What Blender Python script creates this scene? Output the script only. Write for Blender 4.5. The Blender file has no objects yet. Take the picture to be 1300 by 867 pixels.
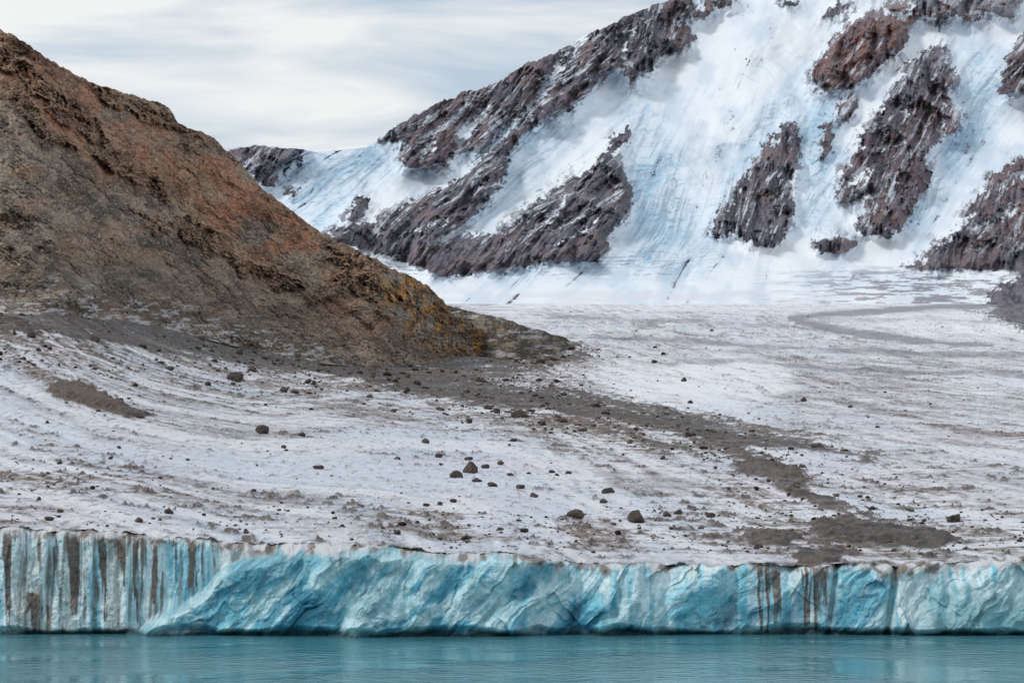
import bpy, math
import numpy as np
from mathutils import Vector

# ------------------------------------------------------------------ constants
F, CX, HY, CH = 2600.0, 650.0, 666.0, 12.0     # focal length, centre column, eye-level row (image pixels), eye height (m)
rng = np.random.default_rng(11)
TAB = rng.random((8, 256, 256))
sc = bpy.context.scene

def S(r, g, b):
    c = np.array([r, g, b], float) / 255.0
    return np.where(c <= 0.04045, c / 12.92, ((c + 0.055) / 1.055) ** 2.4)

def sstep(a, b, x):
    t = np.clip((x - a) / (b - a), 0, 1)
    return t * t * (3 - 2 * t)

def vn(x, y, s=0):
    T = TAB[s % 8]
    x = x + s * 37.31; y = y + s * 11.77
    xi = np.floor(x).astype(np.int64); yi = np.floor(y).astype(np.int64)
    fx = x - xi; fy = y - yi
    fx = fx * fx * fx * (fx * (fx * 6 - 15) + 10); fy = fy * fy * fy * (fy * (fy * 6 - 15) + 10)
    x0 = xi & 255; x1 = (xi + 1) & 255; y0 = yi & 255; y1 = (yi + 1) & 255
    a = T[y0, x0]; b = T[y0, x1]; c = T[y1, x0]; d = T[y1, x1]
    return (a + (b - a) * fx) + ((c + (d - c) * fx) - (a + (b - a) * fx)) * fy

CR, SR = math.cos(0.7), math.sin(0.7)
def fbm(x, y, o=5, s=0, g=0.5):
    t = 0; amp = 1; n = 0
    for i in range(o):
        t = t + amp * (vn(x, y, s + i) * 2 - 1); n += amp; amp *= g
        x, y = (x * CR - y * SR) * 2.03, (x * SR + y * CR) * 2.03
    return t / n * 1.6
def fba(x, y, o=5, s=0, g=0.5):      # no rotation: keeps stretched grain direction
    t = 0; amp = 1; n = 0
    for i in range(o):
        t = t + amp * (vn(x, y, s + i) * 2 - 1); n += amp; amp *= g
        x, y = x * 2.03, y * 2.03
    return t / n * 1.6
def ridged(x, y, o=5, s=0, g=0.5, rot=True):
    t = 0; amp = 1; n = 0
    for i in range(o):
        t = t + amp * (1 - np.abs(vn(x, y, s + i) * 2 - 1) * 1.6); n += amp; amp *= g
        if rot: x, y = (x * CR - y * SR) * 2.03, (x * SR + y * CR) * 2.03
        else: x, y = x * 2.03, y * 2.03
    return t / n

def mix(a, b, t):
    return a + (b - a) * t[..., None]

# -------------------------------------------------- mask maps (landmark outlines in image pixel coordinates)
MX0, MY0, MW, MH = -220, -120, 1740, 980
def new_map(): return np.zeros((MH, MW), np.float32)
def add_poly(M, pts, val=1.0):
    p = np.array(pts, float)
    x0 = int(max(p[:, 0].min() - 1 - MX0, 0)); x1 = int(min(p[:, 0].max() + 2 - MX0, MW))
    y0 = int(max(p[:, 1].min() - 1 - MY0, 0)); y1 = int(min(p[:, 1].max() + 2 - MY0, MH))
    X, Y = np.meshgrid(np.arange(x0, x1) + MX0, np.arange(y0, y1) + MY0 + 0.01)
    ins = np.zeros(X.shape, bool)
    for i in range(len(p)):
        xa, ya = p[i]; xb, yb = p[(i + 1) % len(p)]
        if ya == yb: continue
        ins ^= ((ya > Y) != (yb > Y)) & (X < (xb - xa) * (Y - ya) / (yb - ya) + xa)
    M[y0:y1, x0:x1][ins] = val
def add_line(M, pts, w, val=1.0):
    p = np.array(pts, float)
    for i in range(len(p) - 1):
        a, b = p[i], p[i + 1]
        wa = w if np.isscalar(w) else w[i]; wb = w if np.isscalar(w) else w[i + 1]
        m = max(wa, wb) + 1
        x0 = int(max(min(a[0], b[0]) - m - MX0, 0)); x1 = int(min(max(a[0], b[0]) + m - MX0 + 1, MW))
        y0 = int(max(min(a[1], b[1]) - m - MY0, 0)); y1 = int(min(max(a[1], b[1]) + m - MY0 + 1, MH))
        if x1 <= x0 or y1 <= y0: continue
        X, Y = np.meshgrid(np.arange(x0, x1) + MX0, np.arange(y0, y1) + MY0)
        d = b - a; L = (d ** 2).sum()
        t = np.clip(((X - a[0]) * d[0] + (Y - a[1]) * d[1]) / max(L, 1e-6), 0, 1)
        D = np.hypot(X - a[0] - t * d[0], Y - a[1] - t * d[1])
        W = wa + (wb - wa) * t
        sub = M[y0:y1, x0:x1]
        k = np.clip(W - D + 0.5, 0, 1)
        sub[:] = sub * (1 - k) + val * k
def blur(M, r):
    k = np.exp(-0.5 * (np.arange(-int(3 * r) - 1, int(3 * r) + 2) / r) ** 2); k /= k.sum()
    h = len(k) // 2
    P = np.pad(M, ((h, h), (0, 0)), 'edge'); o = sum(k[i] * P[i:i + MH] for i in range(len(k)))
    P = np.pad(o, ((0, 0), (h, h)), 'edge'); return sum(k[i] * P[:, i:i + MW] for i in range(len(k)))
def samp(M, px, row):
    x = np.clip(px - MX0, 0, MW - 1.001); y = np.clip(row - MY0, 0, MH - 1.001)
    xi = x.astype(int); yi = y.astype(int); fx = x - xi; fy = y - yi
    return (M[yi, xi] * (1 - fx) + M[yi, xi + 1] * fx) * (1 - fy) + (M[yi + 1, xi] * (1 - fx) + M[yi + 1, xi + 1] * fx) * fy

def world(px, row, Y):
    return np.stack([(px - CX) / F * Y, Y, CH + (HY - row) / F * Y], -1)

def smoothtab(xs, ys, x, r=6):
    g = np.arange(min(xs) - 60, max(xs) + 61, 1.0)
    v = np.interp(g, xs, ys)
    k = np.exp(-0.5 * (np.arange(-3 * r, 3 * r + 1) / r) ** 2); k /= k.sum()
    v = np.convolve(np.pad(v, 3 * r, 'edge'), k, 'valid')
    return np.interp(x, g, v)

# ------------------------------------------------------------------ mesh helpers
def grid_mesh(name, P, col, mat, bump=None):
    r, c = P.shape[:2]
    me = bpy.data.meshes.new(name)
    me.vertices.add(r * c); me.vertices.foreach_set('co', P.reshape(-1).astype(np.float32))
    i = np.arange(r * c).reshape(r, c)
    q = np.stack([i[:-1, :-1], i[:-1, 1:], i[1:, 1:], i[1:, :-1]], -1).reshape(-1)
    n = (r - 1) * (c - 1)
    me.loops.add(n * 4); me.loops.foreach_set('vertex_index', q.astype(np.int32))
    me.polygons.add(n); me.polygons.foreach_set('loop_start', (np.arange(n) * 4).astype(np.int32))
    me.polygons.foreach_set('loop_total', np.full(n, 4, np.int32))
    me.polygons.foreach_set('use_smooth', np.full(n, True, bool))
    me.update(calc_edges=True)
    a = me.color_attributes.new('Col', 'FLOAT_COLOR', 'POINT')
    cc = np.ones((r * c, 4), np.float32); cc[:, :3] = np.clip(col, 0.008, 0.92).reshape(-1, 3)
    if bump is not None: cc[:, 3] = np.clip(bump, 0, 1).reshape(-1)
    a.data.foreach_set('color', cc.reshape(-1))
    me.materials.append(mat)
    ob = bpy.data.objects.new(name, me); sc.collection.objects.link(ob)
    return ob

def terrain_mat(name, scales, bump, dist, rough=0.85, var=0.35, stretch=(1, 1, 1), voro=None, spec=0.3):
    m = bpy.data.materials.new(name); m.use_nodes = True
    nt = m.node_tree; N = nt.nodes; L = nt.links
    bs = N['Principled BSDF']; bs.inputs['Roughness'].default_value = rough
    bs.inputs['Specular IOR Level'].default_value = spec
    at = N.new('ShaderNodeAttribute'); at.attribute_name = 'Col'
    ge = N.new('ShaderNodeNewGeometry')
    mp = N.new('ShaderNodeMapping'); mp.inputs['Scale'].default_value = stretch
    L.new(ge.outputs['Position'], mp.inputs['Vector'])
    prev = None; hs = None
    for k, s in enumerate(scales):
        n = N.new('ShaderNodeTexNoise'); n.inputs['Scale'].default_value = s
        n.inputs['Detail'].default_value = 6; n.inputs['Roughness'].default_value = 0.65
        L.new(mp.outputs[0], n.inputs['Vector'])
        if hs is None: hs = n.outputs['Fac']
        else:
            ad = N.new('ShaderNodeMath'); ad.operation = 'MULTIPLY_ADD'
            L.new(n.outputs['Fac'], ad.inputs[0]); ad.inputs[1].default_value = 0.6; L.new(hs, ad.inputs[2]); hs = ad.outputs[0]
        prev = n
    if voro:
        v = N.new('ShaderNodeTexVoronoi'); v.inputs['Scale'].default_value = voro
        L.new(mp.outputs[0], v.inputs['Vector'])
        ad = N.new('ShaderNodeMath'); ad.operation = 'MULTIPLY_ADD'
        L.new(v.outputs['Distance'], ad.inputs[0]); ad.inputs[1].default_value = -0.6; L.new(hs, ad.inputs[2]); hs = ad.outputs[0]
    mr = N.new('ShaderNodeMapRange'); L.new(prev.outputs['Fac'], mr.inputs[0])
    mr.inputs['From Min'].default_value = 0.3; mr.inputs['From Max'].default_value = 0.7
    mr.inputs['To Min'].default_value = -var; mr.inputs['To Max'].default_value = var
    ma = N.new('ShaderNodeMath'); ma.operation = 'MULTIPLY_ADD'; ma.inputs[2].default_value = 1.0
    L.new(mr.outputs[0], ma.inputs[0]); L.new(at.outputs['Alpha'], ma.inputs[1])
    vm = N.new('ShaderNodeVectorMath'); vm.operation = 'SCALE'
    L.new(at.outputs['Color'], vm.inputs[0]); L.new(ma.outputs[0], vm.inputs['Scale'])
    vc = N.new('ShaderNodeVectorMath'); vc.operation = 'MINIMUM'; vc.inputs[1].default_value = (0.93, 0.93, 0.93)
    L.new(vm.outputs[0], vc.inputs[0])
    L.new(vc.outputs[0], bs.inputs['Base Color'])
    bm = N.new('ShaderNodeMath'); bm.operation = 'MULTIPLY'; bm.inputs[1].default_value = bump
    L.new(at.outputs['Alpha'], bm.inputs[0])
    bp = N.new('ShaderNodeBump'); bp.inputs['Distance'].default_value = dist; L.new(bm.outputs[0], bp.inputs['Strength'])
    L.new(hs, bp.inputs['Height']); L.new(bp.outputs[0], bs.inputs['Normal'])
    return m

# ------------------------------------------------------------------ ice cliff / glacier lip
def lip0(px):
    return smoothtab([-220, 0, 150, 250, 310, 440, 500, 560, 640, 700, 750, 900, 1130, 1200, 1300, 1500],
                     [664, 668, 674, 683, 690, 690, 694, 703, 703, 708, 714, 717, 717, 712, 707, 702], px, 8)
def lipj(px):
    return fbm(px / 45, px * 0 + 3.3, 3, 2) * 3 + fbm(px / 9, px * 0 + 1.3, 4, 3) * 2.8
def lip(px): return lip0(px) + lipj(px)

bluetop_x = [120, 140, 180, 212, 240, 262, 275, 300, 330, 380, 440, 500, 560, 640, 700, 1500]
bluetop_y = [822, 808, 797, 776, 762, 748, 730, 712, 704, 698, 692, 696, 703, 703, 700, 690]
def bluetop(px):
    return np.interp(px, bluetop_x, bluetop_y) + fbm(px / 14, px * 0, 3, 5) * 4

def facet(x, y, s):
    """angular fracture facets: max of tilted planes around jittered cell centres"""
    xi = np.floor(x); yi = np.floor(y); best = np.full(x.shape, -9.0); T = TAB
    for dx in (-1, 0, 1):
        for dy in (-1, 0, 1):
            cxi = (xi + dx).astype(np.int64); cyi = (yi + dy).astype(np.int64)
            a = cxi & 255; b = cyi & 255
            jx = cxi + .5 + (T[s % 8][b, a] - .5) * .9; jy = cyi + .5 + (T[(s + 1) % 8][b, a] - .5) * .9
            gx = (T[(s + 2) % 8][b, a] - .5) * 1.6; gy = (T[(s + 3) % 8][b, a] - .5) * 1.6
            h = T[(s + 4) % 8][b, a] * .5 + (x - jx) * gx + (y - jy) * gy - .6 * np.hypot(x - jx, y - jy)
            best = np.maximum(best, h)
    return best

def cliffY(px, row, smooth=False):
    X = (px - CX) / F * 222; Zz = CH + (HY - row) / F * 222
    b = bluetop(px)
    prot = sstep(-2, 14, row - b) * np.interp(px, [120, 200, 440, 700, 800], [2.5, 6, 7.5, 5, 3.2])
    left = 1 - sstep(-6, 6, row - b)
    Y = 227.0 - prot + fbm(X / 22, Zz * 0 + 2, 3, 1) * 2.0
    if smooth: return Y + 1.2
    Y = Y + (Zz - 3) * 0.10
    fl = ridged(X / 2.2 + fbm(X / 6, Zz / 6, 2, 6) * 0.3, Zz / 30, 4, 2, rot=False)
    Y = Y - left * (fl * 1.2 + fbm(X / 1.2, Zz / 2.0, 5, 1, .6) * .40)
    wx = X + fbm(X / 4, Zz / 4, 3, 6, .5) * 1.0; wz = Zz + fbm(X / 4 + 7, Zz / 4, 3, 7, .5) * 1.0
    u = wx * 0.75 - wz * 0.66; v = wx * 0.66 + wz * 0.75
    f1 = facet(u / 2.6, v / 6.0, 1); f2 = facet(u / .9 + 9, v / 2.4, 3)
    f3 = fba(u / .8, v / 3.2, 4, 1, .6); f4 = fbm(X / .8, Zz / .8, 4, 3, .65)
    big = fbm(u / 4.0, v / 10, 3, 4); rd = ridged(u / 3.4 + 3, v / 12, 3, 5, .5, rot=False)
    Y = Y - (1 - left) * (f1 * 1.1 + f2 * 0.36 + f3 * 0.20 + f4 * .11 + big * 1.5 + rd * .6)
    for x0, w, d in [(930, 8, 1.0), (1058, 4, 1.6), (1133, 5, 2.2), (1000, 8, .8), (735, 7, 1.0), (846, 8, .8), (1205, 8, 1.0), (60, 8, 1.0)]:
        Y = Y + d * np.exp(-((px + (row - 750) * 0.12 - x0) / w) ** 2)
    Y = Y + sstep(1.1, 0.15, Zz + fbm(X / 5, X * 0, 3, 3) * 0.5) * 1.6
    L = lip0(px)
    Y = Y + np.exp(-np.clip(row - L, 0, 99) / 3.5) * 1.2
    return Y

# ------------------------------------------------------------------ glacier long profile
tc = (710 - np.array([710, 660, 610, 560, 510, 470, 440, 415, 400, 386.])) / 324
Yc = np.log(np.array([226, 290, 370, 500, 740, 1080, 1500, 2200, 2700, 3200.]))
tl = (668 - np.array([668, 630, 580, 530, 480, 440, 400, 386.])) / 282
Yl = np.log(np.array([226, 275, 345, 420, 490, 545, 600, 615.]))
qq = np.linspace(0, 1, 400)
def sm(v):
    k = np.exp(-0.5 * (np.arange(-36, 37) / 12.) ** 2); k /= k.sum()
    p = np.concatenate([2 * v[0] - v[36:0:-1], v, 2 * v[-1] - v[-2:-38:-1]])
    return np.convolve(p, k, 'valid')
TC = sm(np.interp(qq, tc, Yc)); TL = sm(np.interp(qq, tl, Yl))
def Yg(px, row):
    L = lip0(px); q = np.clip((L - row) / (L - 386), 0, 1)
    w = sstep(0, 620, px)
    return np.exp(np.interp(q, qq, TL) * (1 - w) + np.interp(q, qq, TC) * w)

def glac(px, row):
    """world position of glacier surface, incl. relief (row given on the smooth profile)"""
    L = lip0(px)
    q = np.clip((L - row) / (L - 386), 0, 1)
    w = sstep(0, 620, px)
    Y = np.exp(np.interp(q, qq, TL) * (1 - w) + np.interp(q, qq, TC) * w)
    Y = Y + (cliffY(px, L, True) - 226) * np.exp(-q * 25)
    row2 = row + lipj(px) * np.exp(-q * 90)
    P = world(px, row2, Y)
    X = P[..., 0]
    fade = sstep(0, 0.05, q); far = np.clip(Y / 500, 0.5, 5)
    endf = 1 - sstep(0.90, 1.0, q)
    wl = 1 - sstep(100, 700, px)
    psi = X + 0.1 * Y + 0.45 * (Y - 226) * wl
    z = fbm(X / 38, Y / 60, 3, 1) * 0.6 * far * fade
    z = z + fba(psi / 6, Y / 40, 4, 2) * 0.24 * fade * far
    z = z + ridged(X / 2.8, Y / 3.4, 4, 5, .55) * 0.20 * (0.3 + 0.7 * fade) * np.clip(far, 0.6, 1.6)
    P[..., 2] += z * endf
    return P, q, psi

# ---------------- debris map on the glacier
D = new_map()
add_line(D, [(430, 466), (520, 480), (600, 494), (680, 509), (760, 523), (840, 538), (900, 549), (960, 560), (1040, 568), (1150, 600)], [13, 17, 14, 11, 11, 11, 10, 7, 4, 1], .98)
add_line(D, [(840, 538), (940, 575), (1000, 604), (1040, 632), (1075, 655), (1120, 675)], [6, 8, 8, 8, 9, 11], 0.78)
add_line(D, [(640, 490), (740, 500), (860, 524), (960, 545), (1060, 560)], [4, 5, 5, 5, 2], 0.8)
add_line(D, [(560, 500), (660, 528), (760, 545), (860, 570)], [4, 5, 5, 3], 0.72)
add_poly(D, [(925, 595), (960, 588), (985, 592), (1012, 606), (1020, 614), (990, 614), (955, 606)], 1.3)
add_poly(D, [(980, 616), (1010, 620), (1040, 632), (1060, 645), (1035, 640), (1000, 628)], 1.2)
add_poly(D, [(1030, 668), (1060, 662), (1110, 670), (1180, 676), (1222, 688), (1205, 697), (1130, 696), (1060, 688)], 1.3)
add_poly(D, [(935, 680), (975, 675), (1010, 684), (1020, 695), (980, 697), (945, 690)], 1.15)
add_poly(D, [(1010, 700), (1060, 695), (1075, 712), (1040, 722), (1015, 716)], 0.95)
add_poly(D, [(68, 492), (95, 488), (140, 505), (180, 524), (186, 532), (150, 530), (110, 516), (75, 502)], 1.5)
add_poly(D, [(540, 452), (620, 448), (700, 455), (740, 440), (770, 450), (700, 470), (640, 480), (540, 480)], 0.8)
add_line(D, [(-200, 372), (0, 392), (100, 404), (200, 424), (300, 446), (400, 462), (480, 474)], [34, 28, 25, 22, 18, 15, 12], 0.9)
add_poly(D, [(1254, 378), (1480, 378), (1480, 428), (1310, 421), (1284, 410), (1262, 398)], 1.25)
add_line(D, [(1200, 389), (1254, 398), (1290, 416), (1480, 434)], [1, 3, 4, 4], .6)
D1 = blur(D, 3.2)
E = new_map()
add_line(E, [(-200, 390), (0, 410), (200, 440), (300, 460), (420, 480), (560, 500), (700, 530), (860, 560), (1000, 590)], [56, 52, 48, 44, 40, 36, 32, 26, 24], 0.75)
add_poly(E, [(400, 690), (560, 640), (700, 655), (850, 640), (900, 600), (1100, 600), (1300, 640), (1500, 640), (1500, 720), (400, 720)], 0.6)
add_poly(E, [(-200, 590), (100, 580), (380, 640), (500, 690), (-200, 680)], 0.42)
add_poly(E, [(620, 448), (760, 440), (860, 450), (760, 480), (650, 490)], 0.6)
E1 = blur(E, 16)
G = new_map()
add_poly(G, [(740, 470), (830, 452), (930, 450), (1010, 470), (1000, 505), (900, 515), (800, 512)], 1)
add_poly(G, [(560, 340), (1320, 340), (1320, 382), (1000, 398), (640, 396)], 1)
add_poly(G, [(1040, 404), (1080, 401), (1320, 388), (1320, 434), (1180, 429), (1100, 418)], 1)
add_poly(G, [(1180, 495), (1240, 480), (1310, 480), (1310, 515), (1200, 510)], 0.6)
add_poly(G, [(640, 455), (690, 452), (700, 466), (660, 470)], 0.7)
G1 = blur(G, 8)
A = new_map()
add_line(A, [(1003, 404), (1060, 399), (1140, 393), (1220, 388), (1280, 384)], [1.5, 2.6, 3.2, 4, 6], 0.9)
add_line(A, [(1003, 404), (1022, 411), (1060, 419), (1120, 428), (1180, 435), (1260, 441)], [2.2, 3.4, 3.2, 3, 2.8, 2.6], 1.3)
add_line(A, [(1040, 405), (1110, 408), (1180, 406), (1300, 412)], [1, 1.4, 1.6, 2], 0.4)
add_line(A, [(700, 402), (850, 408), (1000, 415)], 1.6, 0.5)
add_line(A, [(760, 430), (900, 436), (1080, 446), (1300, 452)], 1.8, 0.55)
add_line(A, [(800, 462), (950, 458), (1100, 470), (1300, 478)], 1.8, 0.5)
A1 = blur(A, 1.4)

cols = np.arange(-170, 1480, 1.2); nr = 820
PX = np.broadcast_to(cols, (nr, len(cols))).copy()
LL = lip0(cols)
t = np.linspace(0, 1, nr)[:, None]
ROW = LL[None, :] + (386 - LL[None, :]) * t
P, q, psi = glac(PX, ROW)
X, Y = P[..., 0], P[..., 1]
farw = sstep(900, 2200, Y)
n1 = fbm(X / 30, Y / 60, 5, 1); n3 = fbm(X / 1.6, Y / 4.0, 5, 5, 0.7)
n2 = fba(psi / 4.0 + n1 * .5, Y / 60, 6, 3, .66)      # flow-parallel foliation
nw = fba(psi / 22 + n1 * .4, Y / 160, 4, 6, .55)      # broad flow bands
nh = fba(X / 34, Y / 4.5 + X / 60, 6, 4, .66)         # transverse melt bands
nf = fbm(X / 60, Y / 260, 5, 6)
tone = n1 * .30 + n2 * .6 + nw * .4 + n3 * .2 + nh * .4
col = mix(S(222, 221, 225) + 0 * P, S(156, 150, 154), sstep(-0.5, 0.6, tone))
col = mix(col, S(186, 198, 212) + 0 * P, sstep(0.1, 0.7, -nw + n2 * 0.5 - n1 * .3) * 0.5)
col = mix(col, col * np.array([0.99, 0.93, 0.95]), sstep(0.0, 0.6, fbm(X / 18, Y / 55, 4, 7)) * 0.7)
wx = PX + n1 * 6; wy = ROW + n2 * 3.0
g1 = samp(G1, wx, wy); col = mix(col, S(238, 239, 243) + 0 * col, np.clip(g1, 0, 1) * (0.85 - .3 * sstep(-.2, .6, n2)))
e1 = samp(E1, wx, wy)
spk = n3 * 0.40 + n2 * 0.5 + nw * 0.35 + nh * .55
dirt = sstep(0.06, 0.58, spk + e1 * 0.85 - 0.22)
dcol = mix(S(138, 120, 106) + 0 * col, S(90, 78, 70), sstep(-0.3, 0.4, n3))
col = mix(col, dcol, dirt * (0.88 - 0.5 * farw) * (1 - 0.85 * np.clip(g1, 0, 1)))
col = mix(col, S(84, 74, 72) + 0 * col, sstep(0.34, 0.7, fbm(X / 1.1, Y / 3.4, 4, 2, 0.7)) * 0.5 * (1 - farw) * (1 - .6 * np.clip(g1, 0, 1)))
col = mix(col, S(240, 240, 243) + 0 * col, sstep(0.30, 0.7, fbm(X / 0.9, Y / 3.0, 4, 6, 0.7) + .2 * nh) * 0.5)
d1 = samp(D1, PX + fbm(X / 6, Y / 14, 4, 4) * 16, ROW + n3 * 4.0 * (1 - .7 * farw))
core = np.clip(d1 - .95, 0, .3) / .3
dm = sstep(0.30, 0.60, d1 + (n3 * 0.45 + n2 * 0.28 + nh * .22) * (1 - .85 * core))
rk = mix(S(92, 78, 67) + 0 * col, S(46, 39, 35), sstep(-0.4, 0.4, fbm(X / .8, Y / 2.2, 4, 6, .7)))
rk = mix(rk, S(106, 84, 67) + 0 * col, sstep(0.0, 0.6, n1) * 0.5)
rk = mix(rk, S(156, 148, 146) + 0 * col, sstep(.2, .55, nh + n3 * .4) * .35 * (1 - core))
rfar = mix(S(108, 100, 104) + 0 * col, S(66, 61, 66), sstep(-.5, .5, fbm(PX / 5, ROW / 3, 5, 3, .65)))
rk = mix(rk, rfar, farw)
col = mix(col, rk, dm * 0.94)
a1 = samp(A1, PX + nf * 3, ROW + nf * 1.5)
col = mix(col, S(128, 126, 134) + 0 * col, np.clip(a1 * 1.6 * (.65 + .5 * sstep(-.5, .4, fbm(PX / 12, ROW / 3, 4, 3))), 0, 0.8) * (1 - dm))
P[..., 2] += (dm * (0.3 + 0.3 * n3) + sstep(.9, 1.4, d1) * 1.0) * (ROW < LL[None, :] - 3) * sstep(392, 405, ROW)
MG = terrain_mat('glacier_ice_dirty', [0.5, 3.0], 0.8, 0.3, 0.7, 0.22)
grid_mesh('glacier', P, col, MG, 1 - .75 * farw)

# ------------------------------------------------------------------ ice cliff mesh
cols = np.arange(-170, 1480, 1.0); nr = 290
PX = np.broadcast_to(cols, (nr, len(cols))).copy(); LL = lip(cols)
t = np.linspace(0, 1, nr)[:, None]
ROW = LL[None, :] + (832 - LL[None, :]) * t
Yv = cliffY(PX, ROW); P = world(PX, ROW, Yv)
X, Z = P[..., 0], P[..., 2]
Pg, _, _ = glac(cols[None, :], lip0(cols)[None, :]); P[0] = Pg[0]
b = bluetop(PX); left = 1 - sstep(-5, 5, ROW - b + fbm(X / 1.5, Z / 1.5, 3, 1) * 4)
vs = fba(X / 0.6, Z / 9, 5, 2, .62); vb = fba(X / 3.0, Z / 16, 3, 5); lo = fbm(X / 9, Z / 6, 4, 3)
fi = fbm(X / .5, Z / .5, 4, 7, .65)
u = X * 0.75 - Z * 0.66; v = X * 0.66 + Z * 0.75
diag = fbm(u / 2.0, v / 6.0, 6, 4, .64); diag2 = fba(u / 0.6, v / 5.0, 5, 6, .65)
cl = mix(S(218, 231, 232) + 0 * P, S(132, 194, 210), sstep(-0.3, 0.6, vb + vs * 0.5))
cl = mix(cl, S(160, 166, 162) + 0 * P, sstep(.1, .6, -vb + vs * .6) * .6)
cb = mix(S(124, 198, 216) + 0 * P, S(66, 148, 172), sstep(-0.2, 0.6, diag + 0.3 * lo + diag2 * .3))
cb = mix(cb, S(206, 232, 236) + 0 * P, sstep(-0.05, 0.45, -diag + lo * 0.5 + diag2 * 0.5) * 0.85)
cb = mix(cb, S(36, 112, 140) + 0 * P, sstep(.25, .65, diag + diag2 * .4 - lo * .3) * .6)
cb = mix(cb, S(134, 174, 182) + 0 * P, sstep(.1, .6, fbm(X / 3, Z / 2.2, 5, 1, .6)) * .55)
teal = np.interp(PX, [250, 330, 560, 700], [0.3, 0.8, 0.6, 0]) * (1 - sstep(5, 60, ROW - LL[None, :] + lo * 14))
cb = mix(cb, mix(S(104, 162, 174) + 0 * P, S(62, 118, 132), sstep(-.3, .4, diag2)), teal * 0.88)
pale = np.interp(PX, [640, 760, 900, 990, 1010, 1050, 1062, 1128, 1136, 1200, 1300], [0.1, 0.65, 0.65, 0.75, 0.95, 0.8, 0.1, 0.1, 0.9, 0.85, 0.7])
cb = mix(cb, mix(S(222, 234, 235) + 0 * P, S(140, 200, 214), sstep(-0.2, 0.6, vs + diag * .5)), pale * sstep(-0.7, 0.5, lo + 0.45 - (ROW - 745) / 70 * 0.6))
grey = sstep(1130, 1200, PX) * sstep(735, 770, ROW + lo * 12)
cb = mix(cb, mix(S(120, 164, 172) + 0 * P, S(164, 202, 208), sstep(-.2, .5, diag)), grey * 0.75)
col = mix(cb, cl, left)
col = col * (1 + .2 * fi)[..., None]
T = new_map()
stk = [(8, 6, 668, 800, .9), (22, 3, 670, 770, .6), (34, 3, 670, 730, .6), (50, 4, 672, 720, .7), (72, 3, 672, 800, .6), (93, 8, 674, 780, .95), (108, 3, 676, 740, .7), (130, 5, 676, 790, 1.), (140, 2, 676, 720, .7), (155, 4, 676, 750, .9),
       (172, 4, 678, 790, .9), (182, 2, 678, 760, .95), (196, 4, 680, 770, 1.), (221, 3, 682, 745, .75), (243, 5, 684, 748, .95), (254, 3, 684, 750, .95), (268, 3, 686, 725, .8), (285, 2, 688, 710, .7), (205, 2, 735, 785, .7), (120, 2, 676, 740, .6),
       (40, 9, 765, 806, .75), (60, 5, 780, 806, .6), (962, 5, 716, 800, 1.), (973, 4, 716, 806, 1.), (985, 4, 716, 790, .85), (1012, 2, 716, 750, .6), (1024, 4, 716, 795, .9), (1036, 6, 716, 806, .95), (1047, 3, 716, 770, .85), (1178, 3, 712, 745, .7), (1190, 2, 712, 760, .6), (712, 3, 708, 740, .5), (655, 3, 703, 725, .5), (1095, 3, 716, 735, .5), (1250, 5, 708, 730, .4)]
for _ in range(46):
    x = rng.uniform(-160, 1460); l0 = float(lip0(np.array([x]))[0])
    stk.append((x, rng.uniform(1, 2.5), l0, l0 + rng.uniform(10, 45) * (2.0 if x < 290 else 1), rng.uniform(.4, .8)))
for x, w, y0, y1, vv in stk:
    add_line(T, [(x, y0 - 6), (x + w * .4, y1)], [w, w * 0.35], vv)
T1 = blur(T, 1.5)
tm = samp(T1, PX + vs * 4 + fba(X / 0.35, Z / 5, 3, 1) * 3, ROW + lo * 8)
dm = sstep(0.20, 0.58, tm + vs * 0.30)
col = mix(col, mix(S(76, 60, 52) + 0 * P, S(128, 112, 98), sstep(-.3, .6, vs + fi * .5)), dm * 0.9)
col = mix(col, S(112, 92, 80) + 0 * P, sstep(0.25, 0.8, vs + fi * .2 + left * 0.35 - 0.15) * left * 0.6)
cr = sstep(14, 2, (ROW - LL[None, :]) + vb * 8 + vs * 7 + fi * 3)
col = mix(col, mix(S(210, 206, 206) + 0 * P, S(124, 108, 98), sstep(-.2, .4, fbm(X / 1.2, Z / 1.2, 4, 5))), cr * 0.92)
wl = sstep(0.8, 0.1, Z + fbm(X / 4, X * 0, 3, 6) * 0.35)
col = mix(col, S(20, 50, 58) + 0 * P, wl * 0.9)
MC = terrain_mat('glacier_ice_blue', [0.9, 4.0], 0.4, 0.2, 0.55, 0.14, (1, 1, 0.6), None, 0.3)
grid_mesh('ice_cliff', P[::-1], col[::-1], MC)

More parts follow.
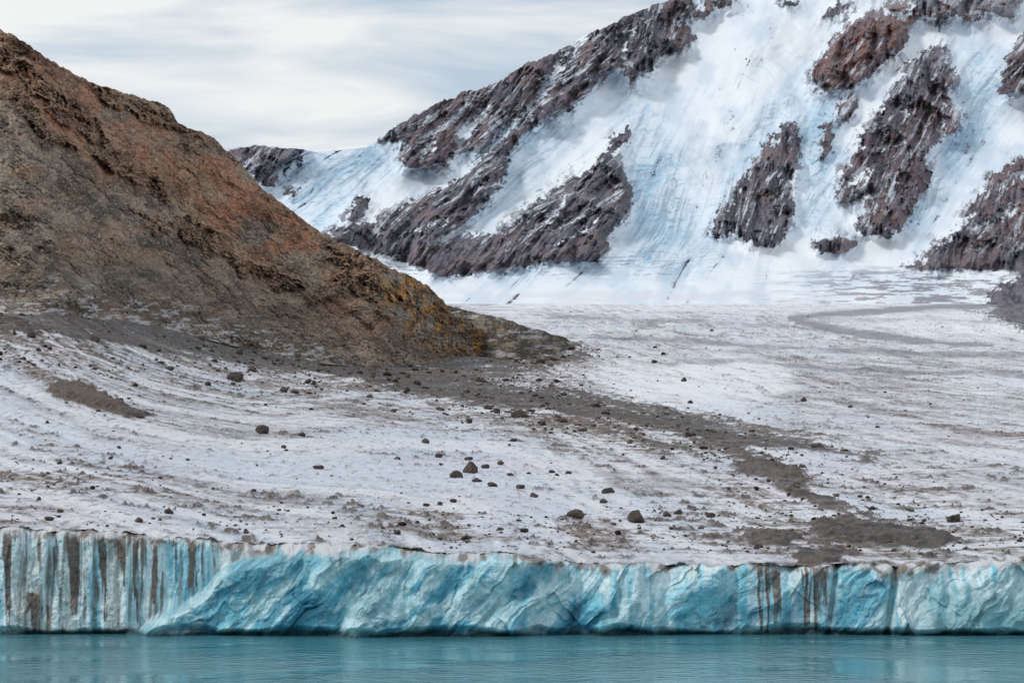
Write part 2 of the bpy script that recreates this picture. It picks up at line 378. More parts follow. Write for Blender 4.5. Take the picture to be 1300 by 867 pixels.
# ------------------------------------------------------------------ far mountain
Rx = [150, 295, 325, 385, 402, 465, 480, 520, 560, 592, 630, 660, 720, 760, 800, 850, 900, 1000, 1100, 1200, 1300, 1500]
Ry = [230, 191, 184, 189, 193, 187, 177, 152, 127, 118, 105, 88, 62, 38, 18, 0, -20, -48, -50, -45, -40, -30]
R = new_map()
rock = [
 [(285, 196), (295, 185), (325, 178), (387, 183), (384, 200), (368, 205), (352, 226), (345, 236), (330, 236), (315, 220)],
 [(443, 262), (450, 250), (463, 248), (468, 258), (462, 270), (450, 281), (441, 281)],
 [(364, 247), (372, 236), (380, 235), (372, 250)],
 [(478, 180), (500, 155), (560, 118), (595, 108), (632, 100), (628, 122), (606, 140), (600, 150), (582, 160), (575, 178), (584, 190), (560, 212), (540, 216), (510, 208), (508, 196), (524, 176)],
 [(628, 118), (632, 104), (660, 78), (722, 50), (728, 66), (706, 96), (684, 118), (668, 140), (640, 160), (612, 186), (588, 196), (600, 172), (618, 150)],
 [(728, 75), (760, 30), (800, 8), (872, -10), (880, 4), (864, 26), (880, 48), (862, 66), (838, 70), (826, 86), (796, 112), (800, 90), (786, 84), (766, 94), (748, 118), (720, 142), (690, 152), (668, 168), (640, 180), (622, 196), (606, 200), (640, 166), (676, 142), (700, 112)],
 [(400, 300), (440, 285), (470, 282), (500, 270), (545, 246), (590, 215), (615, 190), (645, 168), (662, 170), (648, 196), (640, 216), (648, 224), (622, 250), (596, 278), (578, 300), (596, 318), (560, 330), (520, 326), (480, 322), (430, 310)],
 [(596, 300), (640, 296), (668, 272), (694, 250), (722, 232), (748, 214), (766, 196), (784, 168), (800, 158), (797, 178), (774, 194), (790, 212), (804, 244), (800, 262), (786, 280), (770, 300), (776, 316), (756, 332), (700, 330), (620, 344), (560, 350), (540, 344), (560, 320)],
 [(560, 300), (600, 300), (620, 330), (560, 346), (500, 330)],
 [(1030, 96), (1044, 74), (1060, 48), (1084, 26), (1102, 14), (1130, 6), (1160, 2), (1170, 18), (1152, 40), (1146, 62), (1116, 84), (1086, 108), (1048, 117), (1034, 112)],
 [(1036, 26), (1058, 6), (1092, 2), (1074, 12), (1050, 24)],
 [(1110, -60), (1300, -50), (1300, -10), (1284, 26), (1254, 14), (1236, 30), (1210, 16), (1196, 40), (1186, 20), (1160, 14)],
 [(918, 268), (930, 246), (952, 214), (976, 186), (992, 162), (1010, 156), (1016, 180), (1012, 206), (996, 236), (1006, 262), (998, 292), (980, 312), (960, 314), (938, 296), (922, 290)],
 [(904, 300), (918, 262), (926, 290), (912, 304)],
 [(1066, 232), (1084, 196), (1104, 170), (1118, 138), (1140, 104), (1166, 88), (1208, 84), (1212, 100), (1200, 118), (1222, 150), (1216, 168), (1196, 170), (1176, 188), (1186, 214), (1178, 240), (1160, 262), (1150, 286), (1124, 300), (1098, 300), (1084, 286), (1106, 262), (1070, 262), (1064, 250)],
 [(1062, 134), (1082, 116), (1090, 122), (1082, 144), (1066, 156)],
 [(1100, 186), (1084, 176), (1104, 160)], [(1044, 160), (1056, 140), (1054, 190), (1042, 210)],
 [(1140, 92), (1190, 60), (1206, 62), (1176, 92)],
 [(1268, 118), (1278, 84), (1294, 50), (1310, 30), (1500, 20), (1500, 110), (1300, 122)],
 [(1150, 342), (1180, 322), (1204, 300), (1226, 286), (1234, 262), (1252, 240), (1262, 222), (1300, 200), (1500, 170), (1500, 350), (1290, 345), (1240, 340)],
 [(1254, 400), (1254, 378), (1272, 368), (1286, 356), (1300, 344), (1480, 330), (1480, 400)],
 [(1030, 306), (1060, 300), (1090, 306), (1076, 322), (1040, 320)],
 [(986, 0), (1016, 2), (1010, 10), (990, 8)],
 [(908, -10), (930, -14), (924, 8), (906, 10)], [(870, 20), (900, 0), (905, 8), (885, 26)],
]
for p in rock: add_poly(R, p)
for pts, w in [
    ([(716, 66), (700, 100), (672, 140), (640, 168), (600, 205), (560, 240)], [4, 5, 4, 5, 7, 3]),
    ([(790, 24), (760, 60), (740, 100)], [2, 2, 1]), ([(600, 120), (560, 160), (530, 200)], [1.5, 2, 2]),
    ([(700, 242), (720, 228), (744, 214)], [3, 4, 1]),
    ([(640, 242), (660, 204), (664, 180)], [4, 5, 4]),
    ([(664, 300), (700, 276), (714, 250), (740, 240)], [3, 3, 3, 1]),
    ([(612, 246), (640, 225)], [3, 3]),
    ([(548, 190), (544, 172), (570, 160)], [4, 2, 1]),
    ([(846, 8), (800, 40), (788, 70), (812, 96)], [1, 3, 2, 2]),
    ([(1078, 232), (1096, 214), (1090, 240), (1080, 252)], [4, 3, 2, 2]),
    ([(1070, 268), (1110, 246), (1138, 220)], [5, 4, 1]),
    ([(1110, 190), (1140, 180)], [2, 3]),
    ([(1150, 120), (1140, 160), (1150, 200)], [1.5, 2, 1]),
    ([(970, 300), (985, 250), (1000, 190)], [1, 1.5, 1]),
    ([(1196, 130), (1196, 176), (1176, 200), (1184, 226)], [2, 4, 6, 3]),
    ([(1232, 292), (1262, 280), (1292, 258)], [4, 5, 3]),
    ([(1264, 240), (1290, 222), (1310, 215)], [2, 4, 2]),
    ([(1220, 318), (1260, 306)], [1, 2]),
    ([(1120, 14), (1144, 22), (1152, 8)], [3, 5, 3]),
    ([(1230, 0), (1238, 16), (1222, 24)], [3, 4, 4]),
    ([(1098, 296), (1150, 310), (1160, 330)], [1, 3, 2]),
    ([(600, 330), (680, 300), (760, 262)], [1.5, 1, 1.5]),
    ([(700, 310), (740, 290), (780, 255)], [1.5, 2, 1]),
    ([(500, 300), (560, 276)], [1.5, 1.5])]:
    add_line(R, pts, w, 0.0)
R1 = blur(R, 1.6); R8 = blur(R, 9)
B = new_map()
add_poly(B, [(350, 200), (500, 186), (510, 215), (440, 260), (420, 300), (380, 270)], 1)
add_poly(B, [(790, 110), (820, 110), (850, 160), (880, 260), (880, 340), (800, 345), (800, 200)], .65)
add_poly(B, [(800, 210), (850, 200), (880, 260), (870, 345), (790, 345), (806, 262)], 1.)
add_poly(B, [(1010, 130), (1062, 110), (1066, 200), (1050, 290), (1010, 300), (1015, 200)], .9)
add_poly(B, [(880, 330), (905, 250), (990, 110), (1020, 90), (1000, 150), (930, 240), (915, 320)], .8)
add_poly(B, [(1225, 60), (1270, 60), (1262, 150), (1236, 200), (1200, 240), (1180, 300), (1150, 310), (1190, 200), (1225, 150)], .9)
add_poly(B, [(560, 210), (640, 165), (760, 110), (700, 210), (600, 300), (590, 280), (650, 220)], .7)
add_poly(B, [(690, 240), (780, 165), (780, 100), (840, 100), (800, 150)], .6)
add_poly(B, [(500, 320), (900, 335), (900, 352), (560, 350)], .7)
B1 = blur(B, 11)
Q = new_map()
add_poly(Q, rock[9]); add_poly(Q, [(1060, 230), (1220, 80), (1230, 180), (1150, 300)], .3); add_poly(Q, [(520, 100), (600, 100), (580, 210), (520, 210)], .35)
add_poly(Q, [(1180, -50), (1300, -50), (1300, 40), (1200, 40)], .6); add_poly(Q, [(1230, 280), (1270, 220), (1340, 200), (1340, 270)], .4)
Q1 = blur(Q, 8)

cols = np.arange(170, 1480, 1.0); nr = 680
top = np.interp(cols, Rx, Ry); top = top + fbm(cols / 26, cols * 0, 6, 4, 0.65) * np.interp(cols, [380, 400, 465, 490], [3, 0.8, 1, 6.5])
t = (np.linspace(0, 1, nr) ** 0.92)[:, None]
ROW = 386 + (top[None, :] - 386) * t
PX = np.broadcast_to(cols, ROW.shape).copy()
def Ym(row): return smoothtab([-70, 0, 100, 200, 300, 350, 372, 386], [5300, 5060, 4720, 4360, 3960, 3680, 3440, 3200], row, 10)
Y0 = Ym(ROW)
wpx = PX + fbm(PX / 30, ROW / 30, 4, 1) * 7; wrow = ROW + fbm(PX / 30 + 9, ROW / 30, 4, 2) * 7
gpx = PX + fbm(PX / 90, ROW / 90, 2, 1) * 9; grow_ = ROW + fbm(PX / 90 + 9, ROW / 90, 2, 2) * 9
def grain(ang, fa, fc, s, o=5, g=.6):
    ca, sa = math.cos(math.radians(ang)), math.sin(math.radians(ang))
    al = gpx * ca - grow_ * sa; ac = gpx * sa + grow_ * ca
    return fba(al / fa, ac / fc, o, s, g)
wL = 1 - sstep(740, 860, PX); wR = sstep(960, 1060, PX); wM = 1 - wL - wR
gA = grain(38, 90, 9, 1) * wL + grain(66, 90, 10, 2) * wM + grain(57, 80, 9, 4) * wR
gB = grain(38, 40, 2.4, 3, 5, .7) * wL + grain(66, 40, 2.6, 4, 5, .7) * wM + grain(58, 40, 2.5, 6, 5, .7) * wR
gV = grain(58, 40, 7, 5, 5, .6) * wL + grain(92, 36, 7, 5, 5, .6) * (1 - wL)
gR = grain(52, 60, 16, 7, 4, .5) * wL + grain(84, 60, 16, 7, 4, .5) * (1 - wL)
iso = fbm(PX / 10, ROW / 10, 6, 5, .70)
iso2 = fbm(PX / 36, ROW / 26, 3, 7, .45)
r1 = samp(R1, PX + iso * 7 + gA * 7, ROW + gB * 3.0 + iso * 5)
rs = r1 * .93 + gA * 0.27 + gB * 0.28 + iso * 0.20 + .07
rm = sstep(0.44, 0.51, rs)
r8 = samp(R8, wpx, wrow)
low = sstep(345, 290, ROW)
rel = -r8 * 60 + fbm(PX / 120, ROW / 120, 3, 3) * 70
rg = ridged(wpx / 34 + wrow / 90, wrow / 48 - wpx / 120, 5, 2, 0.55)
rg2 = ridged(wpx / 9 + wrow / 20, wrow / 15, 5, 6, .65)
rr = np.clip(r8 * 1.3, 0, 1)
b1 = samp(B1, wpx, wrow)
b1c = np.clip(b1, 0, 1)
rel = rel - rg * 90 * rr * (.35 + .65 * low) - (1 - np.abs(gR)) * 60 * rr - rg2 * 6 * rm * (.4 + .6 * low) - gV * 13 * rm - iso * 3 * rm + gA * 2.0 * (1 - rm)
rel = rel - (1 - rm) * b1c * (ridged(wpx / 16, wrow / 6, 4, 3, .5) * 9) + iso2 * 12 * (1 - rm)
fadeb = sstep(386, 352, ROW)
P = world(PX, ROW, Y0 + rel * fadeb)
snow = mix(S(240, 243, 248) + 0 * P, S(218, 226, 236), sstep(-.3, .6, gA * .4 + iso2 * .7))
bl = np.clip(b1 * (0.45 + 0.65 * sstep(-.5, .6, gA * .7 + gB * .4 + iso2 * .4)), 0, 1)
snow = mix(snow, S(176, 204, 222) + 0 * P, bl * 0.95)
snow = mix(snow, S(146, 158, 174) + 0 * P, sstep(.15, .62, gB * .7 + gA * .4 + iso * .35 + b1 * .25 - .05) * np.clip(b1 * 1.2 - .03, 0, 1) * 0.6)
crev = ridged(wpx / 20, wrow / 4.5 + wpx / 60, 4, 3, .55)
snow = mix(snow, S(138, 178, 204) + 0 * P, sstep(.50, .80, crev) * b1c * .65)
ar = np.hypot(PX - 760, (ROW - 330) * 1.15)
arc = sstep(.88, .985, np.sin(ar / 3.4 + fbm(PX / 60, ROW / 60, 3, 6) * 3)) * sstep(0.1, .5, fbm(PX / 34, ROW / 26, 4, 7)) * (ROW > 60) * sstep(820, 860, PX) * (1 - sstep(990, 1030, PX)) * (ROW < 240)
snow = mix(snow, S(186, 206, 220) + 0 * P, arc * 0.35)
q1 = samp(Q1, PX, ROW)
fr = fbm(PX / 3.0, ROW / 3.6, 4, 2, .7)
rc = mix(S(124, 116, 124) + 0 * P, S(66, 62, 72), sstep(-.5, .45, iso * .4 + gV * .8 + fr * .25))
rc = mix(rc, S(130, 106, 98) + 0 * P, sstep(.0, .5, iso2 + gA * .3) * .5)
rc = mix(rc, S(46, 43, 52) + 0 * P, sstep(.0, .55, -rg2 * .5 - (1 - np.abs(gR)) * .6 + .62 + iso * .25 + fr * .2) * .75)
rc = mix(rc, S(152, 143, 148) + 0 * P, sstep(.15, .7, gV * .7 + gB * .45 + fr * .25) * .5)
rc = mix(rc, S(144, 100, 86) + 0 * P, np.clip(q1 * 1.15 + .05, 0, 1) * sstep(-.6, .3, iso + gA * .4) * .75)
dust = sstep(.28, .48, gB * .6 + gA * .45 + iso * .35) * sstep(335, 295, ROW)
rc = mix(rc, S(216, 221, 229) + 0 * P, dust * .9)
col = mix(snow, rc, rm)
spk_ = sstep(.46, .62, iso + gB * .4 + r8 * 1.0) * (1 - rm) * np.clip(r8 * 3, 0, 1)
col = mix(col, S(104, 100, 110) + 0 * P, spk_ * .75)
bs_ = sstep(.70, .92, np.sin(ROW * 1.3 + fbm(PX / 50, ROW / 14, 5, 2, .6) * 5)) * sstep(308, 322, ROW) * sstep(360, 346, ROW) * sstep(-.1, .4, fbm(PX / 22, ROW / 5, 5, 3, .6)) * sstep(960, 860, PX) * (PX > 480)
col = mix(col, S(116, 112, 122) + 0 * P, bs_ * .7)
pk = sstep(356, 378, ROW) * sstep(-.2, .5, fbm(PX / 70, ROW / 5, 4, 5)) * (1 - rm)
col = mix(col, S(226, 223, 227) + 0 * P, pk * .6)
dd = sstep(.22, .5, fbm(PX / 25, ROW / 2.2, 5, 4, .6) + .25 * sstep(900, 1200, PX)) * sstep(330, 355, ROW) * sstep(900, 1150, PX) * (1 - rm)
col = mix(col, S(122, 116, 124) + 0 * P, dd * .8)
mist = sstep(34, -6, ROW + iso2 * 14) * sstep(1040, 1140, PX)  # summit mist, painted pale grey into the surface colour
col = mix(col, S(206, 211, 219) + 0 * P, mist * .4)
col = mix(col, S(150, 166, 190) + 0 * P, .06 * rm)  # aerial haze painted as a faint blue tint on the rock
nb = 12; bk = np.linspace(0, 1, nb + 1)[1:, None]
PB = np.repeat(P[-1:], nb, 0).copy()
PB[..., 1] += bk * 900; PB[..., 2] -= bk ** 1.2 * 900
P = np.concatenate([P, PB]); col = np.concatenate([col, np.repeat(col[-1:], nb, 0)])
bmp = np.concatenate([.08 + .92 * rm, np.repeat(rm[-1:], nb, 0)])
MM = terrain_mat('snow_and_rock', [0.02, 0.09], 0.75, 12.0, 0.88, 0.28)
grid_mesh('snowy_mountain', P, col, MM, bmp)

# ------------------------------------------------------------------ brown mountain (left)
bx = [-220, 0, 100, 200, 300, 400, 480, 540, 600, 622, 640]
by = [372, 398, 402, 416, 440, 460, 470, 462, 455, 452, 452]
sx = [-220, 0, 22, 60, 100, 130, 155, 190, 214, 226, 240, 268, 286, 300, 330, 365, 400, 440, 470, 500, 530, 545, 560, 575, 600, 616, 624, 632, 640]
sy = [-70, 38, 48, 74, 98, 108, 118, 128, 136, 156, 163, 174, 190, 203, 236, 264, 291, 311, 326, 341, 357, 364, 380, 398, 411, 422, 434, 446, 452]
cols = np.concatenate([np.arange(-170, 560, 0.9), np.arange(560, 640.1, 0.5)]); nr = 560
base = smoothtab(bx, by, cols, 8); base = np.where(cols > 600, np.interp(cols, bx, by), base)
ridge = np.interp(cols, sx, sy) + fbm(cols / 15, cols * 0 + 5, 6, 2, .65) * np.interp(cols, [0, 470, 520, 620, 640], [3.5, 3, 5, 4, 0])
ridge = np.minimum(ridge, base - 0.5)
t = (np.linspace(0, 1, nr) ** 0.95)[:, None]
ROW = base[None, :] + (ridge - base)[None, :] * t
PX = np.broadcast_to(cols, ROW.shape).copy()
Yb = Yg(cols, base)
dist = np.interp(cols, [-170, 0, 300, 500, 600, 640], [300, 265, 205, 125, 60, 15])
Y0 = Yb[None, :] + dist[None, :] * t
along = (PX - 650) / F * Y0 * .7 + Y0 * .45; Zz = CH + (HY - ROW) / F * Y0
C = new_map()
for pts, w in [([(-200, 0), (0, 70), (50, 110), (90, 140), (120, 165), (135, 190)], [20, 16, 12, 16, 12, 6]),
               ([(130, 112), (180, 140), (215, 150), (240, 172), (262, 186)], [10, 12, 12, 8, 5]),
               ([(135, 190), (170, 215), (200, 232), (215, 262)], [10, 12, 14, 5]),
               ([(225, 280), (262, 300), (300, 322)], [8, 16, 6]),
               ([(300, 330), (350, 352), (400, 372), (440, 360)], [8, 10, 8, 12]),
               ([(20, 120), (60, 170), (100, 190)], [8, 10, 6]),
               ([(160, 260), (210, 290)], [6, 10]),
               ([(430, 325), (500, 372), (560, 410), (600, 432)], [14, 30, 36, 26])]:
    add_line(C, pts, w)
C1 = blur(C, 6)
Rd = new_map()
add_poly(Rd, [(-200, -80), (0, 40), (100, 100), (240, 165), (300, 203), (400, 290), (470, 326), (450, 360), (500, 440), (440, 440), (360, 390), (300, 335), (230, 262), (150, 230), (60, 170), (-10, 120), (-200, 60)], 1)
Rd1 = blur(Rd, 12)
Oc = new_map(); add_poly(Oc, [(480, 350), (520, 345), (560, 380), (618, 425), (616, 448), (570, 446), (520, 420), (490, 390)], 1); O1 = blur(Oc, 7)
iso = fbm(PX / 22, ROW / 18, 6, 1, .65); wA = PX + iso * 8; wB = ROW + fbm(PX / 22 + 4, ROW / 22, 4, 3) * 8
c1 = samp(C1, wA, wB); c1 = sstep(.25, .75, c1 + iso * .25)
ca, sa = math.cos(math.radians(38)), math.sin(math.radians(38))
al = wA * ca + wB * sa; ac = -wA * sa + wB * ca
fg = fba(al / 70, ac / 7, 6, 2, .66)
fine = fbm(along / 2.6, Zz / 2.0, 5, 5, .7)
sp = fbm(PX / 2.3, ROW / 2.0, 4, 7, .75)
craggy = ridged(wA / 14, wB / 18, 7, 4, .60)
nose = samp(O1, PX, ROW)
rel = -(c1 * (craggy * 13 + 3)) * (1 + .3 * nose) - fbm(PX / 80, ROW / 70, 4, 6) * 14 - fg * 2.6 - fine * 0.5 * (1 + 1.0 * c1) - sp * .3
rel = rel - (1 - c1) * ridged(wA / 30, wB / 24, 4, 1, .5) * 3
rel = rel * sstep(0, .06, t) * np.interp(PX, [560, 640], [1, .35])
P = world(PX, ROW, Y0 + rel)
r1 = np.clip(samp(Rd1, wA, wB), 0, 1)
gcol = mix(S(154, 138, 122) + 0 * P, S(94, 84, 77), sstep(-.4, .5, iso * .6 + fg * .8))
gcol = mix(gcol, S(166, 128, 102) + 0 * P, sstep(.05, .6, fbm(PX / 50, ROW / 22, 5, 4, .6)) * .5)
rcol = mix(S(176, 122, 94) + 0 * P, S(128, 90, 72), sstep(-.5, .5, iso * .5 + fg * .8))
rcol = mix(rcol, S(166, 138, 114) + 0 * P, sstep(.0, .5, fbm(PX / 34, ROW / 26, 5, 6, .6)) * .6)
col = mix(gcol, rcol, r1 * sstep(-.9, .2, fbm(PX / 60, ROW / 40, 4, 2)))
ccol = mix(S(158, 124, 100) + 0 * P, S(86, 70, 62), sstep(-.2, .5, -craggy + .3 + fine * .4))  # crag colour, with cavity shade painted into the hollows
col = mix(col, ccol, c1 * .7)
och = mix(S(196, 144, 80) + 0 * P, S(112, 94, 82), sstep(-.25, .45, fbm(PX / 9, ROW / 14, 5, 3, .6)))
och = mix(och, S(162, 160, 150) + 0 * P, sstep(.15, .5, fbm(PX / 14 + 3, ROW / 10, 4, 6)) * .8)
col = mix(col, och, np.clip(nose * 1.15, 0, 1) * .92)
col = mix(col, S(204, 182, 160) + 0 * P, sstep(.26, .7, sp + fine * .35) * .5)
col = mix(col, S(54, 46, 42) + 0 * P, sstep(.28, .75, -sp + fine * .35) * .55)
h = (base[None, :] - ROW)
band = sstep(120, 30, h + iso * 26) * sstep(520, 380, PX)
col = mix(col, mix(S(92, 82, 74) + 0 * P, S(146, 132, 118), sstep(-.2, .6, fbm(PX / 30, ROW / 7, 6, 4, .65))), band * .6)
icy = sstep(.22, .5, fbm(PX / 13, ROW / 4.0, 6, 6, .70) + .35 * sstep(40, 0, h) - .06 * h / 20) * sstep(76, 10, h) * sstep(500, 380, PX)
col = mix(col, S(196, 192, 192) + 0 * P, icy * .85)
bk = np.linspace(0, 1, nb + 1)[1:, None]
PB = np.repeat(P[-1:], nb, 0).copy(); PB[..., 1] += bk * 260; PB[..., 2] -= bk ** 1.3 * 170 * np.clip((base - ridge) / 120, 0.02, 1)[None, :]
PLM, hLM, pxLM = P.copy(), h, PX
P = np.concatenate([P, PB]); col = np.concatenate([col, np.repeat(col[-1:], nb, 0)])
ML = terrain_mat('scree_and_crag', [0.25, 1.0], 0.7, 1.2, 0.92, 0.40, (1, 1, 1), 0.8, 0.15)
grid_mesh('brown_mountain', P, col, ML)

# ------------------------------------------------------------------ small hill behind the nose
def hill(name, c0, c1_, bxs, bys, sxs, sys_, depth, ca, cb_, icym, amp, push=0.0):
    cols = np.arange(c0, c1_, .8); nr = 140
    base = np.interp(cols, bxs, bys); rid = np.interp(cols, sxs, sys_) + fbm(cols / 14, cols * 0, 5, 3, .6) * 2.2
    rid = np.minimum(rid, base - .3)
    t = np.linspace(0, 1, nr)[:, None]; ROW = base + (rid - base) * t; PX = np.broadcast_to(cols, ROW.shape).copy()
    Yb = Yg(cols, base) * (1 + push); Y0 = Yb + depth * t
    iso = fbm(PX / 14, ROW / 8, 6, 2, .65); rg = ridged(PX / 22 + ROW / 30, ROW / 16, 5, 3)
    sp = fbm(PX / 2.2, ROW / 1.8, 3, 7, .75)
    P = world(PX, ROW, Y0 - (rg * amp + iso * amp * .4) * sstep(0, .2, t))
    col = mix(ca + 0 * P, cb_, sstep(-.4, .4, iso + .5 * fbm(PX / 3, ROW / 3, 3, 1)))
    col = mix(col, S(196, 192, 194) + 0 * P, sstep(.25, .5, fbm(PX / 18, ROW / 3.5, 5, 6, .65) + .3 * sstep(.35, 0, t)) * icym)
    col = mix(col, col * 1.7, sstep(.2, .8, sp) * .6); col = mix(col, col * .45, sstep(.2, .8, -sp) * .6)
    bk = np.linspace(0, 1, 9)[1:, None]
    PB = np.repeat(P[-1:], 8, 0).copy(); PB[..., 1] += bk * depth; PB[..., 2] -= bk ** 1.3 * depth * .3
    P = np.concatenate([P, PB]); col = np.concatenate([col, np.repeat(col[-1:], 8, 0)])
    grid_mesh(name, P, col, ML)
hill('moraine_hill', 566, 748, [566, 600, 630, 660, 700, 748], [446, 448, 460, 462, 454, 440],
     [566, 580, 620, 650, 672, 700, 725, 740, 748], [388, 390, 401, 408, 416, 424, 432, 434, 440], 110, S(128, 116, 100), S(78, 71, 64), .55, 8, .01)

# ------------------------------------------------------------------ boulders
def ico(n):
    bpy.ops.mesh.primitive_ico_sphere_add(subdivisions=n, radius=1)
    o = bpy.context.object; V = np.array([v.co[:] for v in o.data.vertices]); Fc = np.array([p.vertices[:] for p in o.data.polygons])
    me = o.data; bpy.data.objects.remove(o); bpy.data.meshes.remove(me); return V, Fc
V3, F3 = ico(3); V2, F2 = ico(2)
def rockshape(V, k=11):
    v = V.copy()
    for _ in range(k):
        n = rng.normal(size=3); n /= np.linalg.norm(n); d = rng.uniform(.45, .85)
        s = v @ n - d; v = v - np.clip(s, 0, None)[:, None] * n
    v = v * (1 + rng.normal(0, .025, (len(v), 1)))
    v = v * np.array([rng.uniform(.95, 1.35), rng.uniform(.8, 1.1), rng.uniform(.6, .95)])
    a = rng.uniform(0, 6.28); c, s = math.cos(a), math.sin(a)
    return v @ np.array([[c, s, 0], [-s, c, 0], [0, 0, 1]])
def tri_mesh(name, V, Fc, mat):
    me = bpy.data.meshes.new(name); me.vertices.add(len(V)); me.vertices.foreach_set('co', V.reshape(-1).astype(np.float32))
    n = len(Fc); me.loops.add(n * 3); me.loops.foreach_set('vertex_index', Fc.reshape(-1).astype(np.int32))
    me.polygons.add(n); me.polygons.foreach_set('loop_start', (np.arange(n) * 3).astype(np.int32)); me.polygons.foreach_set('loop_total', np.full(n, 3, np.int32))
    me.update(calc_edges=True); me.materials.append(mat)
    ob = bpy.data.objects.new(name, me); sc.collection.objects.link(ob); return ob
def rock_mat(name, c0, c1_, isl=.35):
    m = bpy.data.materials.new(name); m.use_nodes = True; N = m.node_tree.nodes; L = m.node_tree.links
    bs = N['Principled BSDF']; bs.inputs['Roughness'].default_value = .9; bs.inputs['Specular IOR Level'].default_value = .2
    g = N.new('ShaderNodeNewGeometry'); n = N.new('ShaderNodeTexNoise'); n.inputs['Scale'].default_value = 1.3; n.inputs['Detail'].default_value = 8
    L.new(g.outputs['Position'], n.inputs['Vector'])
    ad = N.new('ShaderNodeMath'); ad.operation = 'MULTIPLY_ADD'; ad.inputs[1].default_value = isl
    L.new(g.outputs['Random Per Island'], ad.inputs[0]); L.new(n.outputs['Fac'], ad.inputs[2])
    r = N.new('ShaderNodeValToRGB'); r.color_ramp.elements[0].position = .45; r.color_ramp.elements[1].position = .92
    r.color_ramp.elements[0].color = (*c0, 1); r.color_ramp.elements[1].color = (*c1_, 1)
    L.new(ad.outputs[0], r.inputs[0]); L.new(r.outputs[0], bs.inputs['Base Color'])
    n2 = N.new('ShaderNodeTexNoise'); n2.inputs['Scale'].default_value = 6; n2.inputs['Detail'].default_value = 6; L.new(g.outputs['Position'], n2.inputs['Vector'])
    b = N.new('ShaderNodeBump'); b.inputs['Strength'].default_value = .7; b.inputs['Distance'].default_value = .12; L.new(n2.outputs['Fac'], b.inputs['Height']); L.new(b.outputs[0], bs.inputs['Normal'])
    return m
MB = rock_mat('boulder_stone', (.022, .017, .016), (.12, .095, .08), .3)
MS = rock_mat('scree_stone', (.07, .05, .04), (.40, .30, .23))
big = [(300, 482, 15), (332, 545, 14), (384, 549, 8), (404, 590, 9), (360, 566, 6), (322, 623, 6), (579, 601, 12), (598, 593, 17), (556, 576, 9), (595, 580, 8),
       (617, 590, 8), (606, 607, 9), (626, 612, 10), (661, 615, 10), (677, 626, 9), (636, 586, 9), (660, 528, 13), (772, 624, 14), (766, 635, 9), (808, 656, 19),
       (848, 651, 11), (730, 653, 17), (575, 633, 8), (1212, 657, 16), (1062, 627, 8), (1038, 565, 13), (876, 551, 13), (320, 470, 9), (256, 428, 11), (215, 466, 8), (375, 498, 9),
       (1155, 658, 6), (540, 561, 8), (700, 598, 7), (505, 578, 6), (652, 560, 7), (1018, 592, 8), (905, 548, 10), (460, 640, 5), (722, 600, 6), (648, 600, 6),
       (120, 430, 10), (180, 438, 9), (40, 425, 9), (390, 484, 8), (560, 517, 8), (620, 516, 9), (740, 548, 8), (800, 560, 7), (690, 540, 7), (272, 458, 8), (500, 522, 6), (470, 505, 7)]
for px, row, w in big:
    p, _, _ = glac(np.array([float(px)]), np.array([float(row + w * .3)])); p = p[0]
    r = w / F * p[1] * .5
    v = rockshape(V3) * r * 1.4
    ob = tri_mesh('boulder', v, F3, MB); ob.location = (p[0], p[1], p[2] + r * .42)
def scatter(name, pts, rad, mat, V, Fc, sink=.4):
    tm_ = [rockshape(V, 8) for _ in range(24)]
    Vs = [tm_[i % 24] * rad[i] + pts[i] + np.array([0, 0, rad[i] * sink]) for i in range(len(pts))]
    Fs = (Fc[None] + (np.arange(len(pts)) * len(V))[:, None, None]).reshape(-1, 3)
    tri_mesh(name, np.concatenate(Vs), Fs, mat)
Dn = blur(np.clip(D * .7 + E * .5, 0, 1), 8)
N0 = 130000
cx = rng.uniform(-160, 1460, N0); cy = rng.uniform(395, 705, N0)
pr = samp(Dn, cx, cy); cl_ = sstep(-.3, .5, fbm(cx / 25, cy / 9, 3, 2)); pr = (np.clip(pr, 0, 1) ** 1.6 + .010) * (.3 + 1.2 * cl_)
keep = rng.random(N0) < pr * .55
keep &= cy < lip0(cx) - 4
cx, cy = cx[keep], cy[keep]
p, _, _ = glac(cx, cy)
wp_ = np.clip(rng.lognormal(.64, .68, len(cx)), 0.9, 12) * np.where(cy < 440, .6, 1)
wp_ = np.where((cx > 1150) & (cy < 450), np.minimum(wp_, 1.6), wp_)
scatter('scattered_moraine_rocks', p, wp_ / F * p[:, 1] * .5, MB, V2, F2)
ri = rng.integers(8, PLM.shape[0] - 6, 30000); ci = rng.integers(2, PLM.shape[1] - 4, 30000)
hh = hLM[ri, ci]; pxx = pxLM[ri, ci]
k = rng.random(30000) < (.14 + .5 * np.exp(-hh / 45)) * (pxx < 600)
pp = PLM[ri[k], ci[k]]; ww = np.clip(rng.lognormal(.62, .58, len(pp)), .9, 8)
scatter('scree_stones', pp, ww / F * pp[:, 1] * .5, MS, V2, F2, .1)

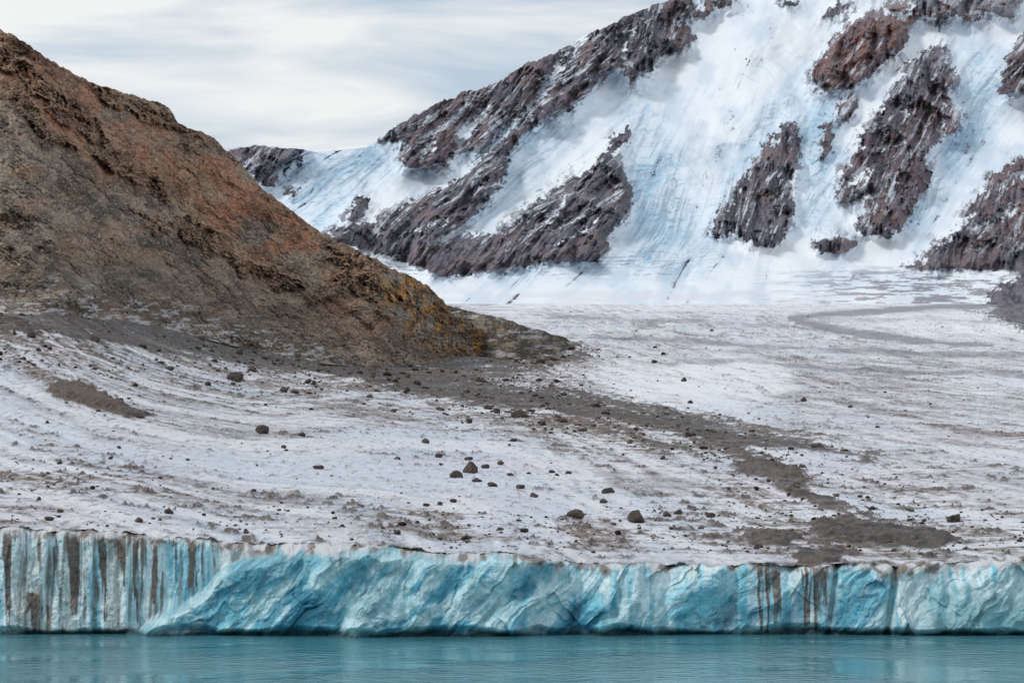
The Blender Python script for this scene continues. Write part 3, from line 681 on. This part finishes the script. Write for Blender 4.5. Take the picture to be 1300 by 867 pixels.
# ------------------------------------------------------------------ water
m = bpy.data.materials.new('fjord_water'); m.use_nodes = True; N = m.node_tree.nodes; L = m.node_tree.links
bs = N['Principled BSDF']; bs.inputs['Base Color'].default_value = (.08, .28, .33, 1); bs.inputs['Roughness'].default_value = .05; bs.inputs['IOR'].default_value = 1.33
g = N.new('ShaderNodeNewGeometry'); mp = N.new('ShaderNodeMapping'); mp.inputs['Scale'].default_value = (.5, .45, 1); L.new(g.outputs['Position'], mp.inputs[0])
n = N.new('ShaderNodeTexNoise'); n.inputs['Scale'].default_value = 1.3; n.inputs['Detail'].default_value = 4; n.inputs['Roughness'].default_value = .6; L.new(mp.outputs[0], n.inputs['Vector'])
n2 = N.new('ShaderNodeTexNoise'); n2.inputs['Scale'].default_value = .10; n2.inputs['Detail'].default_value = 5; L.new(mp.outputs[0], n2.inputs['Vector'])
mr = N.new('ShaderNodeMapRange'); mr.inputs['From Min'].default_value = .38; mr.inputs['From Max'].default_value = .62; mr.inputs['To Min'].default_value = .2; mr.inputs['To Max'].default_value = 1.4
L.new(n2.outputs['Fac'], mr.inputs[0])
mm = N.new('ShaderNodeMath'); mm.operation = 'MULTIPLY'; L.new(n.outputs['Fac'], mm.inputs[0]); L.new(mr.outputs[0], mm.inputs[1])
b = N.new('ShaderNodeBump'); b.inputs['Strength'].default_value = 1.; b.inputs['Distance'].default_value = .30; L.new(mm.outputs[0], b.inputs['Height']); L.new(b.outputs[0], bs.inputs['Normal'])
me = bpy.data.meshes.new('water'); me.from_pydata([(-4000, -3000, 0), (4000, -3000, 0), (4000, 236, 0), (-4000, 236, 0)], [], [(0, 1, 2, 3)]); me.materials.append(m)
sc.collection.objects.link(bpy.data.objects.new('water', me))

# ------------------------------------------------------------------ sky and light
w = bpy.data.worlds.new('World'); sc.world = w; w.use_nodes = True; N = w.node_tree.nodes; L = w.node_tree.links
bg = N['Background']
sky = N.new('ShaderNodeTexSky'); sky.sky_type = 'NISHITA'; sky.sun_disc = False
EL, AZ = math.radians(40), math.radians(-60)
sky.sun_elevation = EL; sky.sun_rotation = AZ
tcn = N.new('ShaderNodeTexCoord'); mp = N.new('ShaderNodeMapping'); mp.inputs['Scale'].default_value = (3.0, 3.0, 17); mp.inputs['Rotation'].default_value = (0, math.radians(-6), 0)
mp.inputs['Location'].default_value = (3.1, .2, 1.9)
L.new(tcn.outputs['Generated'], mp.inputs[0])
n = N.new('ShaderNodeTexNoise'); n.inputs['Scale'].default_value = 1.5; n.inputs['Detail'].default_value = 7; n.inputs['Roughness'].default_value = .52; n.inputs['Distortion'].default_value = .5
L.new(mp.outputs[0], n.inputs['Vector'])
r = N.new('ShaderNodeValToRGB'); e = r.color_ramp.elements
e[0].position = .44; e[0].color = (.51, .62, .73, 1); e[1].position = .62; e[1].color = (.93, .93, .92, 1)
L.new(n.outputs['Fac'], r.inputs[0])
sca = N.new('ShaderNodeVectorMath'); sca.operation = 'SCALE'; sca.inputs['Scale'].default_value = .10; L.new(sky.outputs[0], sca.inputs[0])
mx = N.new('ShaderNodeMix'); mx.data_type = 'RGBA'; mx.inputs[0].default_value = .92; L.new(sca.outputs[0], mx.inputs[6]); L.new(r.outputs[0], mx.inputs[7])
L.new(mx.outputs[2], bg.inputs['Color']); bg.inputs['Strength'].default_value = 1.0
su = bpy.data.lights.new('sun', 'SUN'); su.energy = 1.3; su.angle = math.radians(12); su.color = (1, .97, .92)
so = bpy.data.objects.new('sun', su); sc.collection.objects.link(so)
d = Vector((math.sin(AZ) * math.cos(EL), -0.3, math.sin(EL)))
so.rotation_euler = d.to_track_quat('Z', 'Y').to_euler()

cam = bpy.data.cameras.new('camera'); co = bpy.data.objects.new('camera', cam); sc.collection.objects.link(co)
co.location = (0, 0, CH); co.rotation_euler = (math.radians(90), 0, 0)
cam.sensor_width = 36; cam.lens = 36 * F / 1300; cam.shift_y = (HY - 433.5) / 1300
cam.clip_start = 1; cam.clip_end = 20000
sc.camera = co
sc.view_settings.view_transform = 'Standard'; sc.view_settings.look = 'None'; sc.view_settings.exposure = 0; sc.view_settings.gamma = 1
